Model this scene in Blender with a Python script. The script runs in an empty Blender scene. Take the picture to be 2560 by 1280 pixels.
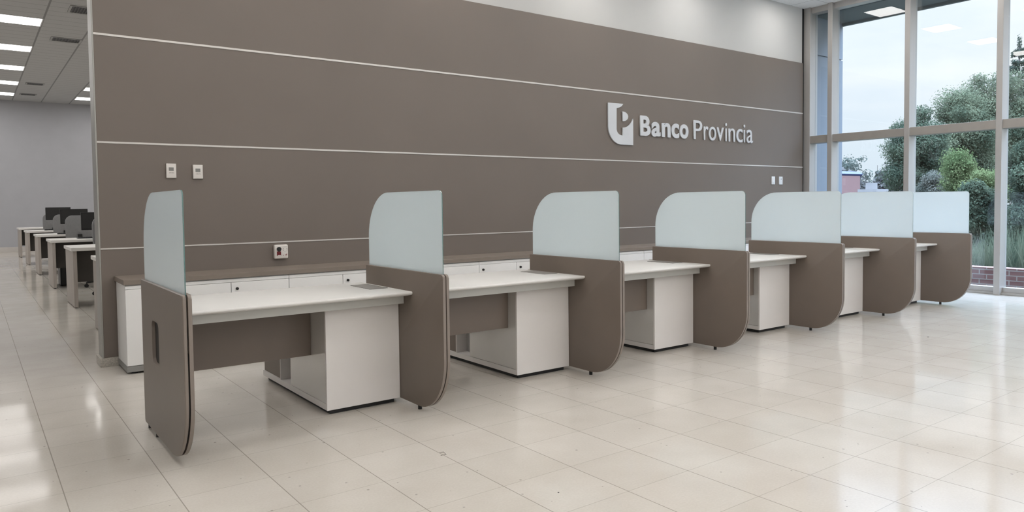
import bpy, bmesh, math, random
import numpy as np
from mathutils import Vector, Matrix
random.seed(7)
SC = bpy.context.scene
COL = SC.collection

# ------------------------------------------------------------------ camera
YAW, PITCH, ROLL, FPX, PPY, EYE = 0.6380, -0.0409, -0.0116, 1825.43, 583.83, 1.30
cy_, sy_ = math.cos(YAW), math.sin(YAW); cp_, sp_ = math.cos(PITCH), math.sin(PITCH); cr_, sr_ = math.cos(ROLL), math.sin(ROLL)
right0 = Vector((cy_, -sy_, 0)); fwd = Vector((sy_*cp_, cy_*cp_, sp_)); up0 = Vector((-sy_*sp_, -cy_*sp_, cp_))
right = cr_*right0 + sr_*up0; up = -sr_*right0 + cr_*up0
cam_d = bpy.data.cameras.new('camera'); cam = bpy.data.objects.new('camera', cam_d); COL.objects.link(cam)
M = Matrix.Identity(4)
for i in range(3):
    M[i][0] = right[i]; M[i][1] = up[i]; M[i][2] = -fwd[i]
M[2][3] = EYE
cam.matrix_world = M
cam_d.sensor_fit = 'HORIZONTAL'; cam_d.sensor_width = 36.0; cam_d.lens = FPX*36.0/2560.0
cam_d.shift_y = -(640.0-PPY)/2560.0; cam_d.clip_start = 0.05; cam_d.clip_end = 500
SC.camera = cam

# ------------------------------------------------------------------ sky and exposure
SKY = 1.0
world = bpy.data.worlds.new('overcast_sky'); SC.world = world; world.use_nodes = True
wn = world.node_tree.nodes; wl = world.node_tree.links; wn.clear()
wo = wn.new('ShaderNodeOutputWorld'); bg = wn.new('ShaderNodeBackground')
tc = wn.new('ShaderNodeTexCoord'); sep = wn.new('ShaderNodeSeparateXYZ'); wl.new(tc.outputs['Generated'], sep.inputs[0])
ramp = wn.new('ShaderNodeValToRGB'); wl.new(sep.outputs['Z'], ramp.inputs[0])
cr = ramp.color_ramp     # overcast: the zenith is about three times as bright as the horizon
cr.elements[0].position = 0.0; cr.elements[0].color = (0.90, 0.98, 1.04, 1)
cr.elements[1].position = 0.32; cr.elements[1].color = (1.20, 1.22, 1.24, 1)
e_ = cr.elements.new(0.46); e_.color = (7.0, 8.8, 11.4, 1)
e_ = cr.elements.new(1.0); e_.color = (10.5, 13.2, 17.2, 1)
mp = wn.new('ShaderNodeMapping'); mp.inputs['Scale'].default_value = (2.0, 2.0, 9.0); wl.new(tc.outputs['Generated'], mp.inputs[0])
nz = wn.new('ShaderNodeTexNoise'); nz.inputs['Scale'].default_value = 1.6; nz.inputs['Detail'].default_value = 5; wl.new(mp.outputs[0], nz.inputs['Vector'])
r2 = wn.new('ShaderNodeValToRGB'); wl.new(nz.outputs[0], r2.inputs[0])
r2.color_ramp.elements[0].position = 0.38; r2.color_ramp.elements[0].color = (0.90, 0.94, 0.98, 1)
r2.color_ramp.elements[1].position = 0.64; r2.color_ramp.elements[1].color = (1.06, 1.04, 1.03, 1)
mul = wn.new('ShaderNodeMixRGB'); mul.blend_type = 'MULTIPLY'; mul.inputs[0].default_value = 1
wl.new(ramp.outputs[0], mul.inputs[1]); wl.new(r2.outputs[0], mul.inputs[2])
wl.new(mul.outputs[0], bg.inputs[0]); bg.inputs[1].default_value = SKY; wl.new(bg.outputs[0], wo.inputs[0])
vs = SC.view_settings; vs.view_transform = 'Standard'; vs.look = 'None'; vs.exposure = 0.0; vs.gamma = 1.0; vs.use_curve_mapping = False
FRONT_LAMP, REAR_LAMP = 13.2, 5.4

# ------------------------------------------------------------------ materials
def s2l(c):
    return tuple((v/255/12.92) if v/255 <= 0.04045 else ((v/255+0.055)/1.055)**2.4 for v in c)
def nodes(name):
    m = bpy.data.materials.new(name); m.use_nodes = True
    return m, m.node_tree.nodes, m.node_tree.links
def setin(b, **k):
    for n, v in k.items():
        b.inputs[n.replace('_', ' ')].default_value = v
def mat(name, col, rough=0.5, metal=0.0, spec=0.5, var=0.04, vscale=3.0, coat=0.0, stretch=None, bump=0.0, bscale=200.0):
    m, n, l = nodes(name); b = n['Principled BSDF']
    setin(b, Roughness=rough, Metallic=metal); b.inputs['Specular IOR Level'].default_value = spec
    if coat: b.inputs['Coat Weight'].default_value = coat; b.inputs['Coat Roughness'].default_value = 0.03
    t = n.new('ShaderNodeTexCoord'); src = t.outputs['Object']
    if stretch:
        mpn = n.new('ShaderNodeMapping'); mpn.inputs['Scale'].default_value = stretch; l.new(src, mpn.inputs[0]); src = mpn.outputs[0]
    z = n.new('ShaderNodeTexNoise'); z.inputs['Scale'].default_value = vscale; z.inputs['Detail'].default_value = 4; l.new(src, z.inputs['Vector'])
    r = n.new('ShaderNodeValToRGB'); l.new(z.outputs[0], r.inputs[0])
    r.color_ramp.elements[0].position = 0.3; r.color_ramp.elements[1].position = 0.7
    r.color_ramp.elements[0].color = tuple(c*(1-var) for c in col)+(1,); r.color_ramp.elements[1].color = tuple(min(1, c*(1+var)) for c in col)+(1,)
    l.new(r.outputs[0], b.inputs['Base Color'])
    if bump:
        z2 = n.new('ShaderNodeTexNoise'); z2.inputs['Scale'].default_value = bscale; l.new(src, z2.inputs['Vector'])
        bp = n.new('ShaderNodeBump'); bp.inputs['Strength'].default_value = bump; bp.inputs['Distance'].default_value = 0.002
        l.new(z2.outputs[0], bp.inputs['Height']); l.new(bp.outputs[0], b.inputs['Normal'])
    return m
def emis(name, col, s):
    m, n, l = nodes(name); b = n['Principled BSDF']
    b.inputs['Base Color'].default_value = (0.8, 0.8, 0.8, 1); b.inputs['Emission Color'].default_value = col+(1,); b.inputs['Emission Strength'].default_value = s
    return m

BROWN = (0.172, 0.143, 0.121)
MT = {}
MT['brown_wall'] = mat('brown_wall_panel', BROWN, 0.55, var=0.03, vscale=1.2, bump=0.05)
MT['brown'] = mat('brown_laminate', (0.182, 0.147, 0.121), 0.42, var=0.03, vscale=4, bump=0.04)
MT['brown_edge'] = mat('brown_edge_band', (0.235, 0.197, 0.170), 0.4, var=0.03)
MT['brown_top'] = mat('brown_worktop', (0.235, 0.195, 0.163), 0.45, var=0.03)
MT['white'] = mat('white_laminate', (0.755, 0.742, 0.72), 0.33, var=0.015)
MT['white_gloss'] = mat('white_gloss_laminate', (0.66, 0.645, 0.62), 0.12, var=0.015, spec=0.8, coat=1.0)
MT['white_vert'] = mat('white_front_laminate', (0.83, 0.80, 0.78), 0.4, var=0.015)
MT['apron'] = mat('shaded_white_apron', (0.60, 0.60, 0.575), 0.4, var=0.015)  # white darkened: shade under the desktop put into the colour
MT['cab_white'] = mat('cabinet_white_laminate', (0.87, 0.865, 0.855), 0.4, var=0.015)
MT['grey_plinth'] = mat('grey_plinth', (0.30, 0.30, 0.29), 0.4, metal=0.3)
MT['grey_panel'] = mat('grey_inset_panel', (0.42, 0.41, 0.40), 0.3)
MT['black'] = mat('black_plastic', (0.012, 0.012, 0.012), 0.5)
MT['dark_gap'] = mat('black_strip_and_shadow_gap', (0.008, 0.008, 0.008), 0.8)
MT['slot'] = mat('dark_slot_shade', (0.035, 0.031, 0.028), 0.7)
MT['alu'] = mat('brushed_aluminium', (0.46, 0.44, 0.42), 0.35, metal=0.35, var=0.04, vscale=8, stretch=(1, 1, 0.1))
MT['alu_dark'] = mat('bronze_grey_aluminium', (0.36, 0.332, 0.30), 0.4, metal=0.3, var=0.04, vscale=8)
MT['alu_trim'] = mat('satin_aluminium_trim', (0.62, 0.59, 0.56), 0.35, metal=0.3)
MT['alu_cap'] = mat('aluminium_end_cap', (0.36, 0.355, 0.33), 0.4, metal=0.3)
MT['metal_flap'] = mat('grey_metal_flap', (0.42, 0.41, 0.39), 0.3, metal=0.2, stretch=(40, 1, 1))
MT['flap_edge'] = mat('flap_rim', (0.12, 0.115, 0.11), 0.4, metal=0.5)
MT['upper_wall'] = mat('white_plaster', (0.52, 0.515, 0.50), 0.85, var=0.01, bump=0.05)
MT['plain_wall'] = mat('pale_plaster', (0.82, 0.81, 0.80), 0.9, var=0.01)
MT['rear_wall'] = mat('grey_plaster', (0.435, 0.44, 0.465), 0.9, var=0.02)
MT['stone'] = mat('speckled_stone_skirting', (0.46, 0.43, 0.38), 0.4, var=0.25, vscale=120)
MT['sign'] = mat('brushed_silver_lettering', (0.60, 0.615, 0.64), 0.35, metal=0.0, var=0.03)
MT['plastic'] = mat('white_plastic', (0.72, 0.68, 0.64), 0.45, var=0.01)
MT['plastic_cool'] = mat('cool_white_plastic', (0.74, 0.75, 0.76), 0.45, var=0.01)
MT['lcd'] = mat('grey_display', (0.22, 0.215, 0.20), 0.3)
MT['print'] = mat('grey_print', (0.28, 0.25, 0.23), 0.6)
MT['red'] = mat('red_plastic', (0.13, 0.006, 0.010), 0.3)
MT['redprint'] = mat('dull_red_print', (0.30, 0.17, 0.16), 0.6)
MT['rear_top'] = mat('white_desk_top', (0.74, 0.72, 0.69), 0.4, var=0.01)
MT['taupe'] = mat('taupe_wood_grain', (0.40, 0.36, 0.325), 0.5, var=0.10, vscale=10, stretch=(6, 6, 0.4))
MT['taupe_dark'] = mat('dark_modesty_board', (0.075, 0.068, 0.060), 0.6, var=0.1)
MT['chair_grey'] = mat('grey_chair_fabric', (0.22, 0.22, 0.225), 0.85, var=0.05, vscale=60)
MT['screen'] = mat('switched_off_screen', (0.022, 0.022, 0.022), 0.35)
MT['bezel'] = mat('black_bezel', (0.008, 0.008, 0.008), 0.4)
MT['case'] = mat('dark_case', (0.02, 0.022, 0.026), 0.35)
MT['lightframe'] = mat('white_light_frame', (0.7, 0.7, 0.7), 0.5)
MT['front_lamp'] = emis('front_ceiling_diffuser', (1.0, 0.97, 0.935), FRONT_LAMP)
MT['rear_lamp'] = emis('rear_ceiling_diffuser', (1.0, 0.975, 0.95), REAR_LAMP)
MT['vent'] = mat('grey_vent_frame', (0.34, 0.34, 0.335), 0.6)
MT['ventslat'] = mat('dark_vent_slat', (0.10, 0.10, 0.10), 0.6)
MT['fin'] = mat('outside_metal_cladding', (0.20, 0.23, 0.27), 0.5, var=0.02)
MT['soffit'] = mat('outside_soffit', (0.12, 0.14, 0.14), 0.7)
MT['ground'] = mat('outside_lawn', (0.058, 0.062, 0.050), 0.95, var=0.25, vscale=1.5, spec=0.0)

# Fresnel that gives the same reflectance on both faces of a thin pane (the rays are not bent inside it)
def thin_fresnel(n, l, ior):
    ge = n.new('ShaderNodeNewGeometry'); mr = n.new('ShaderNodeMapRange'); l.new(ge.outputs['Backfacing'], mr.inputs[0])
    mr.inputs[3].default_value = ior; mr.inputs[4].default_value = 1.0/ior
    fr = n.new('ShaderNodeFresnel'); l.new(mr.outputs[0], fr.inputs[0]); return fr
# frosted glass: diffuse + translucent under a thin gloss
def frosted():
    m, n, l = nodes('frosted_glass'); n.remove(n['Principled BSDF']); out = n['Material Output']
    d = n.new('ShaderNodeBsdfDiffuse'); d.inputs[0].default_value = (0.87, 0.935, 0.955, 1)
    t = n.new('ShaderNodeBsdfTranslucent'); t.inputs[0].default_value = (0.83, 0.895, 0.92, 1)
    mx = n.new('ShaderNodeMixShader'); mx.inputs[0].default_value = 0.43; l.new(d.outputs[0], mx.inputs[1]); l.new(t.outputs[0], mx.inputs[2])
    g = n.new('ShaderNodeBsdfGlossy'); g.inputs['Roughness'].default_value = 0.25
    fr = thin_fresnel(n, l, 1.35)
    m2 = n.new('ShaderNodeMixShader'); l.new(fr.outputs[0], m2.inputs[0]); l.new(mx.outputs[0], m2.inputs[1]); l.new(g.outputs[0], m2.inputs[2])
    l.new(m2.outputs[0], out.inputs[0]); return m
MT['frost'] = frosted()
MT['glass_edge'] = mat('green_glass_edge', (0.13, 0.22, 0.215), 0.2)

# window glass
def window_glass():
    m, n, l = nodes('window_glass'); n.remove(n['Principled BSDF']); out = n['Material Output']
    t = n.new('ShaderNodeBsdfTransparent'); t.inputs[0].default_value = (0.955, 0.975, 0.985, 1)
    g = n.new('ShaderNodeBsdfGlossy'); g.inputs['Roughness'].default_value = 0.0
    fr = thin_fresnel(n, l, 1.5)
    m2 = n.new('ShaderNodeMixShader'); l.new(fr.outputs[0], m2.inputs[0]); l.new(t.outputs[0], m2.inputs[1]); l.new(g.outputs[0], m2.inputs[2])
    l.new(m2.outputs[0], out.inputs[0]); return m
MT['pane'] = window_glass()

def math_node(n, l, op, a, b=None, c=None):
    x = n.new('ShaderNodeMath'); x.operation = op
    for i, v in enumerate((a, b, c)):
        if v is None: continue
        if isinstance(v, (int, float)): x.inputs[i].default_value = v
        else: l.new(v, x.inputs[i])
    return x.outputs[0]
def grid_lines(n, l, coord, origin, pitch, width):
    u = math_node(n, l, 'DIVIDE', math_node(n, l, 'SUBTRACT', coord, origin), pitch)
    f = math_node(n, l, 'FRACT', u)
    d = math_node(n, l, 'MULTIPLY', math_node(n, l, 'ABSOLUTE', math_node(n, l, 'SUBTRACT', f, 0.5)), -1.0)
    d = math_node(n, l, 'MULTIPLY', math_node(n, l, 'ADD', d, 0.5), pitch)      # distance to the nearest line
    return math_node(n, l, 'LESS_THAN', d, width*0.5), math_node(n, l, 'FLOOR', u)
def mixc(n, l, fac, a, b, mode='MIX'):
    x = n.new('ShaderNodeMixRGB'); x.blend_type = mode
    for i, v in ((0, fac), (1, a), (2, b)):
        if isinstance(v, (int, float)): x.inputs[i].default_value = v
        elif isinstance(v, tuple): x.inputs[i].default_value = v
        else: l.new(v, x.inputs[i])
    return x.outputs[0]

def floor_mat():
    m, n, l = nodes('polished_stone_tile'); b = n['Principled BSDF']
    t = n.new('ShaderNodeTexCoord'); s = n.new('ShaderNodeSeparateXYZ'); l.new(t.outputs['Object'], s.inputs[0])
    gx, ix = grid_lines(n, l, s.outputs['X'], -0.1056, 0.4073, 0.0046)
    gy, iy = grid_lines(n, l, s.outputs['Y'], 4.6627, 0.3942, 0.0034)
    cv = n.new('ShaderNodeCombineXYZ'); l.new(ix, cv.inputs[0]); l.new(iy, cv.inputs[1])
    wnz = n.new('ShaderNodeTexWhiteNoise'); wnz.noise_dimensions = '2D'; l.new(cv.outputs[0], wnz.inputs['Vector'])
    base = mixc(n, l, wnz.outputs['Value'], (0.600, 0.566, 0.515, 1), (0.628, 0.594, 0.545, 1))
    # fine marble grain, streaks and pits
    z = n.new('ShaderNodeTexNoise'); z.inputs['Scale'].default_value = 90; z.inputs['Detail'].default_value = 6; l.new(t.outputs['Object'], z.inputs['Vector'])
    r = n.new('ShaderNodeValToRGB'); l.new(z.outputs[0], r.inputs[0]); r.color_ramp.elements[0].position = 0.3; r.color_ramp.elements[1].position = 0.7
    r.color_ramp.elements[0].color = (0.955, 0.95, 0.945, 1); r.color_ramp.elements[1].color = (1.02, 1.02, 1.02, 1)
    base = mixc(n, l, 1.0, base, r.outputs[0], 'MULTIPLY')
    z3 = n.new('ShaderNodeTexNoise'); z3.inputs['Scale'].default_value = 3.2; z3.inputs['Detail'].default_value = 3; l.new(t.outputs['Object'], z3.inputs['Vector'])
    r3 = n.new('ShaderNodeValToRGB'); l.new(z3.outputs[0], r3.inputs[0]); r3.color_ramp.elements[0].position = 0.35; r3.color_ramp.elements[1].position = 0.7
    r3.color_ramp.elements[0].color = (0.95, 0.94, 0.93, 1); r3.color_ramp.elements[1].color = (1.02, 1.02, 1.02, 1)
    base = mixc(n, l, 1.0, base, r3.outputs[0], 'MULTIPLY')
    v = n.new('ShaderNodeTexVoronoi'); v.inputs['Scale'].default_value = 21; l.new(t.outputs['Object'], v.inputs['Vector'])
    vr = n.new('ShaderNodeSeparateColor'); l.new(v.outputs['Color'], vr.inputs[0])
    pick = math_node(n, l, 'GREATER_THAN', vr.outputs[0], 0.80)
    rad = math_node(n, l, 'MULTIPLY', vr.outputs[1], 0.15)
    pit = math_node(n, l, 'MULTIPLY', math_node(n, l, 'LESS_THAN', v.outputs['Distance'], rad), pick)
    base = mixc(n, l, math_node(n, l, 'MULTIPLY', pit, 0.6), base, (0.24, 0.215, 0.19, 1))
    base = mixc(n, l, math_node(n, l, 'MULTIPLY', gy, 0.6), base, (0.33, 0.30, 0.26, 1))
    base = mixc(n, l, math_node(n, l, 'MULTIPLY', gx, 0.75), base, (0.25, 0.22, 0.185, 1))
    l.new(base, b.inputs['Base Color'])
    rr = n.new('ShaderNodeMapRange'); l.new(z3.outputs[0], rr.inputs[0]); rr.inputs[3].default_value = 0.05; rr.inputs[4].default_value = 0.13
    l.new(rr.outputs[0], b.inputs['Roughness']); b.inputs['Specular IOR Level'].default_value = 0.2
    # each tile lies a hair out of level
    nm = n.new('ShaderNodeVectorMath'); nm.operation = 'SUBTRACT'; l.new(wnz.outputs['Color'], nm.inputs[0]); nm.inputs[1].default_value = (0.5, 0.5, 0.5)
    sc = n.new('ShaderNodeVectorMath'); sc.operation = 'MULTIPLY'; l.new(nm.outputs[0], sc.inputs[0]); sc.inputs[1].default_value = (0.004, 0.004, 0)
    ge = n.new('ShaderNodeNewGeometry'); ad = n.new('ShaderNodeVectorMath'); ad.operation = 'ADD'; l.new(ge.outputs['Normal'], ad.inputs[0]); l.new(sc.outputs[0], ad.inputs[1])
    no = n.new('ShaderNodeVectorMath'); no.operation = 'NORMALIZE'; l.new(ad.outputs[0], no.inputs[0])
    bz = n.new('ShaderNodeTexNoise'); bz.inputs['Scale'].default_value = 35; l.new(t.outputs['Object'], bz.inputs['Vector'])
    bp = n.new('ShaderNodeBump'); bp.inputs['Strength'].default_value = 0.02; bp.inputs['Distance'].default_value = 0.003
    l.new(bz.outputs[0], bp.inputs['Height']); l.new(no.outputs[0], bp.inputs['Normal']); l.new(bp.outputs[0], b.inputs['Normal'])
    return m
MT['floor'] = floor_mat()

def ceiling_mat(name, col, line, ox, px, wx, oy, py, wy, fine=0):
    m, n, l = nodes(name); b = n['Principled BSDF']; b.inputs['Roughness'].default_value = 0.9
    t = n.new('ShaderNodeTexCoord'); s = n.new('ShaderNodeSeparateXYZ'); l.new(t.outputs['Object'], s.inputs[0])
    gx, ix = grid_lines(n, l, s.outputs['X'], ox, px, wx); gy, iy = grid_lines(n, l, s.outputs['Y'], oy, py, wy)
    z = n.new('ShaderNodeTexNoise'); z.inputs['Scale'].default_value = 50; z.inputs['Detail'].default_value = 5; l.new(t.outputs['Object'], z.inputs['Vector'])
    base = mixc(n, l, z.outputs[0], tuple(c*0.92 for c in col)+(1,), tuple(min(1, c*1.06) for c in col)+(1,))
    g = math_node(n, l, 'MAXIMUM', gx, math_node(n, l, 'MULTIPLY', gy, 0.8))
    base = mixc(n, l, g, base, line+(1,)); l.new(base, b.inputs['Base Color']); return m
MT['ceil_front'] = ceiling_mat('white_ceiling_tile', (0.76, 0.76, 0.76), (0.45, 0.45, 0.46), 0.19, 0.615, 0.014, 5.855, 0.53, 0.014)
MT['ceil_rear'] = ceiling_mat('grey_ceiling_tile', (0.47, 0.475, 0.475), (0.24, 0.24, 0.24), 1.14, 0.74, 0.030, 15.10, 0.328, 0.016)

def brick_mat():
    m, n, l = nodes('red_brick'); b = n['Principled BSDF']; b.inputs['Roughness'].default_value = 0.9
    t = n.new('ShaderNodeTexCoord'); s = n.new('ShaderNodeSeparateXYZ'); l.new(t.outputs['Object'], s.inputs[0])
    cv = n.new('ShaderNodeCombineXYZ'); l.new(math_node(n, l, 'ADD', s.outputs['Y'], s.outputs['X']), cv.inputs[0]); l.new(s.outputs['Z'], cv.inputs[1])
    br = n.new('ShaderNodeTexBrick'); l.new(cv.outputs[0], br.inputs['Vector']); br.inputs['Scale'].default_value = 1.0
    br.inputs['Brick Width'].default_value = 0.21; br.inputs['Row Height'].default_value = 0.078; br.inputs['Mortar Size'].default_value = 0.008
    br.inputs['Color1'].default_value = (0.24, 0.12, 0.12, 1); br.inputs['Color2'].default_value = (0.29, 0.16, 0.16, 1); br.inputs['Mortar'].default_value = (0.42, 0.38, 0.37, 1)
    l.new(br.outputs[0], b.inputs['Base Color']); return m
MT['brick'] = brick_mat()

def leaf_mat(name, c1, c2):
    m, n, l = nodes(name); n.remove(n['Principled BSDF']); out = n['Material Output']
    t = n.new('ShaderNodeTexCoord'); z = n.new('ShaderNodeTexNoise'); z.inputs['Scale'].default_value = 1.1; z.inputs['Detail'].default_value = 6; l.new(t.outputs['Object'], z.inputs['Vector'])
    r = n.new('ShaderNodeValToRGB'); l.new(z.outputs[0], r.inputs[0]); r.color_ramp.elements[0].position = 0.35; r.color_ramp.elements[1].position = 0.65
    r.color_ramp.elements[0].color = c1+(1,); r.color_ramp.elements[1].color = c2+(1,)
    d = n.new('ShaderNodeBsdfDiffuse'); l.new(r.outputs[0], d.inputs[0]); tr = n.new('ShaderNodeBsdfTranslucent'); l.new(r.outputs[0], tr.inputs[0])
    mx = n.new('ShaderNodeMixShader'); mx.inputs[0].default_value = 0.3; l.new(d.outputs[0], mx.inputs[1]); l.new(tr.outputs[0], mx.inputs[2]); l.new(mx.outputs[0], out.inputs[0])
    return m
MT['leaf_dark'] = leaf_mat('dark_leaves', (0.042, 0.060, 0.044), (0.105, 0.128, 0.086))
MT['leaf_mid'] = leaf_mat('green_leaves', (0.056, 0.074, 0.050), (0.155, 0.172, 0.112))
MT['leaf_light'] = leaf_mat('light_green_leaves', (0.075, 0.108, 0.048), (0.185, 0.215, 0.105))
MT['leaf_grey'] = leaf_mat('grey_green_needles', (0.044, 0.060, 0.048), (0.095, 0.110, 0.082))
MT['leaf_hedge'] = leaf_mat('grey_brown_hedge', (0.070, 0.070, 0.068), (0.115, 0.110, 0.108))
MT['leaf_far'] = leaf_mat('far_grey_green_twigs', (0.075, 0.090, 0.080), (0.125, 0.138, 0.120))
MT['leaf_pink'] = leaf_mat('dusty_pink_leaves', (0.070, 0.085, 0.072), (0.145, 0.142, 0.122))
MT['grass'] = leaf_mat('tall_grass_blades', (0.070, 0.098, 0.068), (0.185, 0.205, 0.140))
MT['bark'] = mat('tree_bark', (0.10, 0.09, 0.08), 0.9, var=0.3, vscale=20)
MT['pinkwall'] = mat('pale_pink_render', (0.17, 0.095, 0.09), 0.9)
MT['blueroof'] = mat('blue_roof', (0.045, 0.06, 0.17), 0.7)
MT['palewall'] = mat('pale_render', (0.19, 0.18, 0.18), 0.9)

# ------------------------------------------------------------------ builders
OFF = {}
def empty(name, loc, label, cat, group=None):
    o = bpy.data.objects.new(name, None); COL.objects.link(o); o.location = loc; o.empty_display_size = 0.1
    OFF[o.name] = Vector(loc); o['label'] = label; o['category'] = cat
    if group: o['group'] = group
    return o
def tag(o, label, cat, group=None):
    o['label'] = label; o['category'] = cat
    if group: o['group'] = group
    return o
def obj(name, bm, ms, parent=None, smooth=False, label=None, origin=None):
    off = OFF[parent.name] if parent is not None else Vector(origin or (0, 0, 0))
    if off.length: bmesh.ops.translate(bm, verts=bm.verts, vec=-off)
    bmesh.ops.recalc_face_normals(bm, faces=bm.faces)
    me = bpy.data.meshes.new(name); bm.to_mesh(me); bm.free()
    for m in (ms if isinstance(ms, (list, tuple)) else [ms]): me.materials.append(MT[m])
    if smooth:
        for p in me.polygons: p.use_smooth = True
        me.set_sharp_from_angle(angle=math.radians(35))
    o = bpy.data.objects.new(name, me); COL.objects.link(o)
    if parent is not None: o.parent = parent; OFF[o.name] = off
    elif off.length: o.location = off; OFF[o.name] = off
    else: OFF[o.name] = Vector((0, 0, 0))
    if label: o['label'] = label
    return o
def struct(name, bm, ms, parent=None, **k):
    o = obj(name, bm, ms, parent, **k)
    if parent is None: o['kind'] = 'structure'
    return o
def box(bm, x0, x1, y0, y1, z0, z1, bevel=0.0, seg=2, mi=0):
    r = bmesh.ops.create_cube(bm, size=1.0); vs_ = r['verts']
    bmesh.ops.scale(bm, verts=vs_, vec=(abs(x1-x0), abs(y1-y0), abs(z1-z0)))
    bmesh.ops.translate(bm, verts=vs_, vec=((x0+x1)/2, (y0+y1)/2, (z0+z1)/2))
    fs = set(f for v in vs_ for f in v.link_faces)
    for f in fs: f.material_index = mi
    if bevel > 0:
        es = list(set(e for v in vs_ for e in v.link_edges))
        bmesh.ops.bevel(bm, geom=es, offset=bevel, segments=seg, affect='EDGES', profile=0.5)
    return bm
def B(*a, **k): return box(bmesh.new(), *a, **k)
def prism(bm, pts, axis, a, b, mi=0, bevel=0.0, seg=2):
    # pts: outline in the two other axes (x: (y,z), y: (x,z), z: (x,y))
    def V(p, t): return {'x': (t, p[0], p[1]), 'y': (p[0], t, p[1]), 'z': (p[0], p[1], t)}[axis]
    va = [bm.verts.new(V(p, a)) for p in pts]; vb = [bm.verts.new(V(p, b)) for p in pts]
    fa = bm.faces.new(va); fb = bm.faces.new(vb[::-1]); n = len(pts); side = []
    for i in range(n):
        f = bm.faces.new((va[i], vb[i], vb[(i+1) % n], va[(i+1) % n])); side.append(f)
    for f in [fa, fb]+side: f.material_index = mi
    if bevel > 0:
        es = list(set(list(fa.edges)+list(fb.edges)))
        bmesh.ops.bevel(bm, geom=es, offset=bevel, segments=seg, affect='EDGES', profile=0.5)
    return bm, side
def cyl(bm, c, r, h, axis='z', seg=20, r2=None):
    m = Matrix.Translation(c)
    if axis == 'y': m = m @ Matrix.Rotation(math.pi/2, 4, 'X')
    if axis == 'x': m = m @ Matrix.Rotation(math.pi/2, 4, 'Y')
    bmesh.ops.create_cone(bm, cap_ends=True, segments=seg, radius1=r, radius2=r if r2 is None else r2, depth=h, matrix=m); return bm
def tube(bm, p0, p1, r0, r1=None, seg=8):
    p0 = Vector(p0); p1 = Vector(p1); d = p1-p0; q = Vector((0, 0, 1)).rotation_difference(d.normalized()).to_matrix().to_4x4()
    bmesh.ops.create_cone(bm, cap_ends=True, segments=seg, radius1=r0, radius2=r0 if r1 is None else r1, depth=d.length, matrix=Matrix.Translation((p0+p1)/2) @ q); return bm
def arc(cx, cz, rx, rz, a0, a1, n):
    return [(cx+rx*math.cos(math.radians(a0+(a1-a0)*i/n)), cz+rz*math.sin(math.radians(a0+(a1-a0)*i/n))) for i in range(n+1)]
def copy_tree(o, parent=None):
    c = o.copy(); COL.objects.link(c)
    if parent is not None: c.parent = parent
    OFF[c.name] = OFF.get(o.name, Vector((0, 0, 0)))
    for ch in list(o.children): copy_tree(ch, c)
    return c

# ------------------------------------------------------------------ the room
WY, WX0, WX1, WIN = 6.778, 0.845, 10.905, 11.0
CF, CR, YB, YR, XL = 4.41, 4.60, 26.85, -10.2, -7.0
struct('floor', B(XL, 11.2, YR, YB, -0.12, 0.0), 'floor')
bm = bmesh.new(); box(bm, XL, 11.2, YR, 6.98, CF, CF+0.12)
struct('ceiling_front', bm, 'ceil_front')
struct('ceiling_rear', B(XL, 11.2, 6.98, YB, CR, CR+0.1), 'ceil_rear')
bm = bmesh.new(); box(bm, WX0, 10.955, WY+0.02, 6.98, 0.07, CF); box(bm, XL, 11.0, 6.95, 6.98, CF-0.001, CR)
struct('wall_back', bm, 'upper_wall')
zs = [(0.072, 0.962), (0.974, 1.831), (1.847, 2.703), (2.721, 3.525)]
for i, (z0, z1) in enumerate(zs):
    struct('wall_panel_%d' % (i+1), B(WX0, WX1+0.050, WY, WY+0.02, z0, z1, bevel=0.0015, seg=1), 'brown_wall')
for i, (z0, z1) in enumerate([(0.962, 0.974), (1.831, 1.847), (2.703, 2.721)]):
    struct('trim_%d' % (i+1), B(WX0, WX1+0.050, WY-0.004, WY+0.02, z0, z1, bevel=0.001, seg=1), 'alu_trim')
struct('trim_4', B(WX0-0.012, WX0+0.0, WY-0.004, 6.984, 0.072, CF, bevel=0.002), 'alu_cap')
struct('trim_30', B(10.956, 11.009, WY+0.022, 6.98, 0.073, CF-0.001), 'dark_gap')  # black box drawn as the shadow line between wall and jamb
bm = bmesh.new(); box(bm, WX0-0.03, WX1+0.05, WY-0.016, WY+0.01, 0, 0.072, bevel=0.002); box(bm, WX0-0.03, WX0-0.001, WY+0.0105, 7.0, 0, 0.072, bevel=0.002)
struct('baseboard_back', bm, 'stone')
struct('wall_left', B(XL-0.1, XL, YR, YB, 0, CR), 'rear_wall')
struct('wall_behind', B(XL-0.1, 11.2, YR-0.1, YR, 0, CR), 'plain_wall')
struct('wall_rear', B(XL-0.1, 11.3, YB, YB+0.1, 0, CR), 'rear_wall')
struct('wall_right', B(11.2, 11.3, 6.98, YB, 0, CR), 'rear_wall')
struct('baseboard_rear', B(XL, 11.2, YB-0.015, YB, 0, 0.16, bevel=0.003), 'alu_trim')

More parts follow.
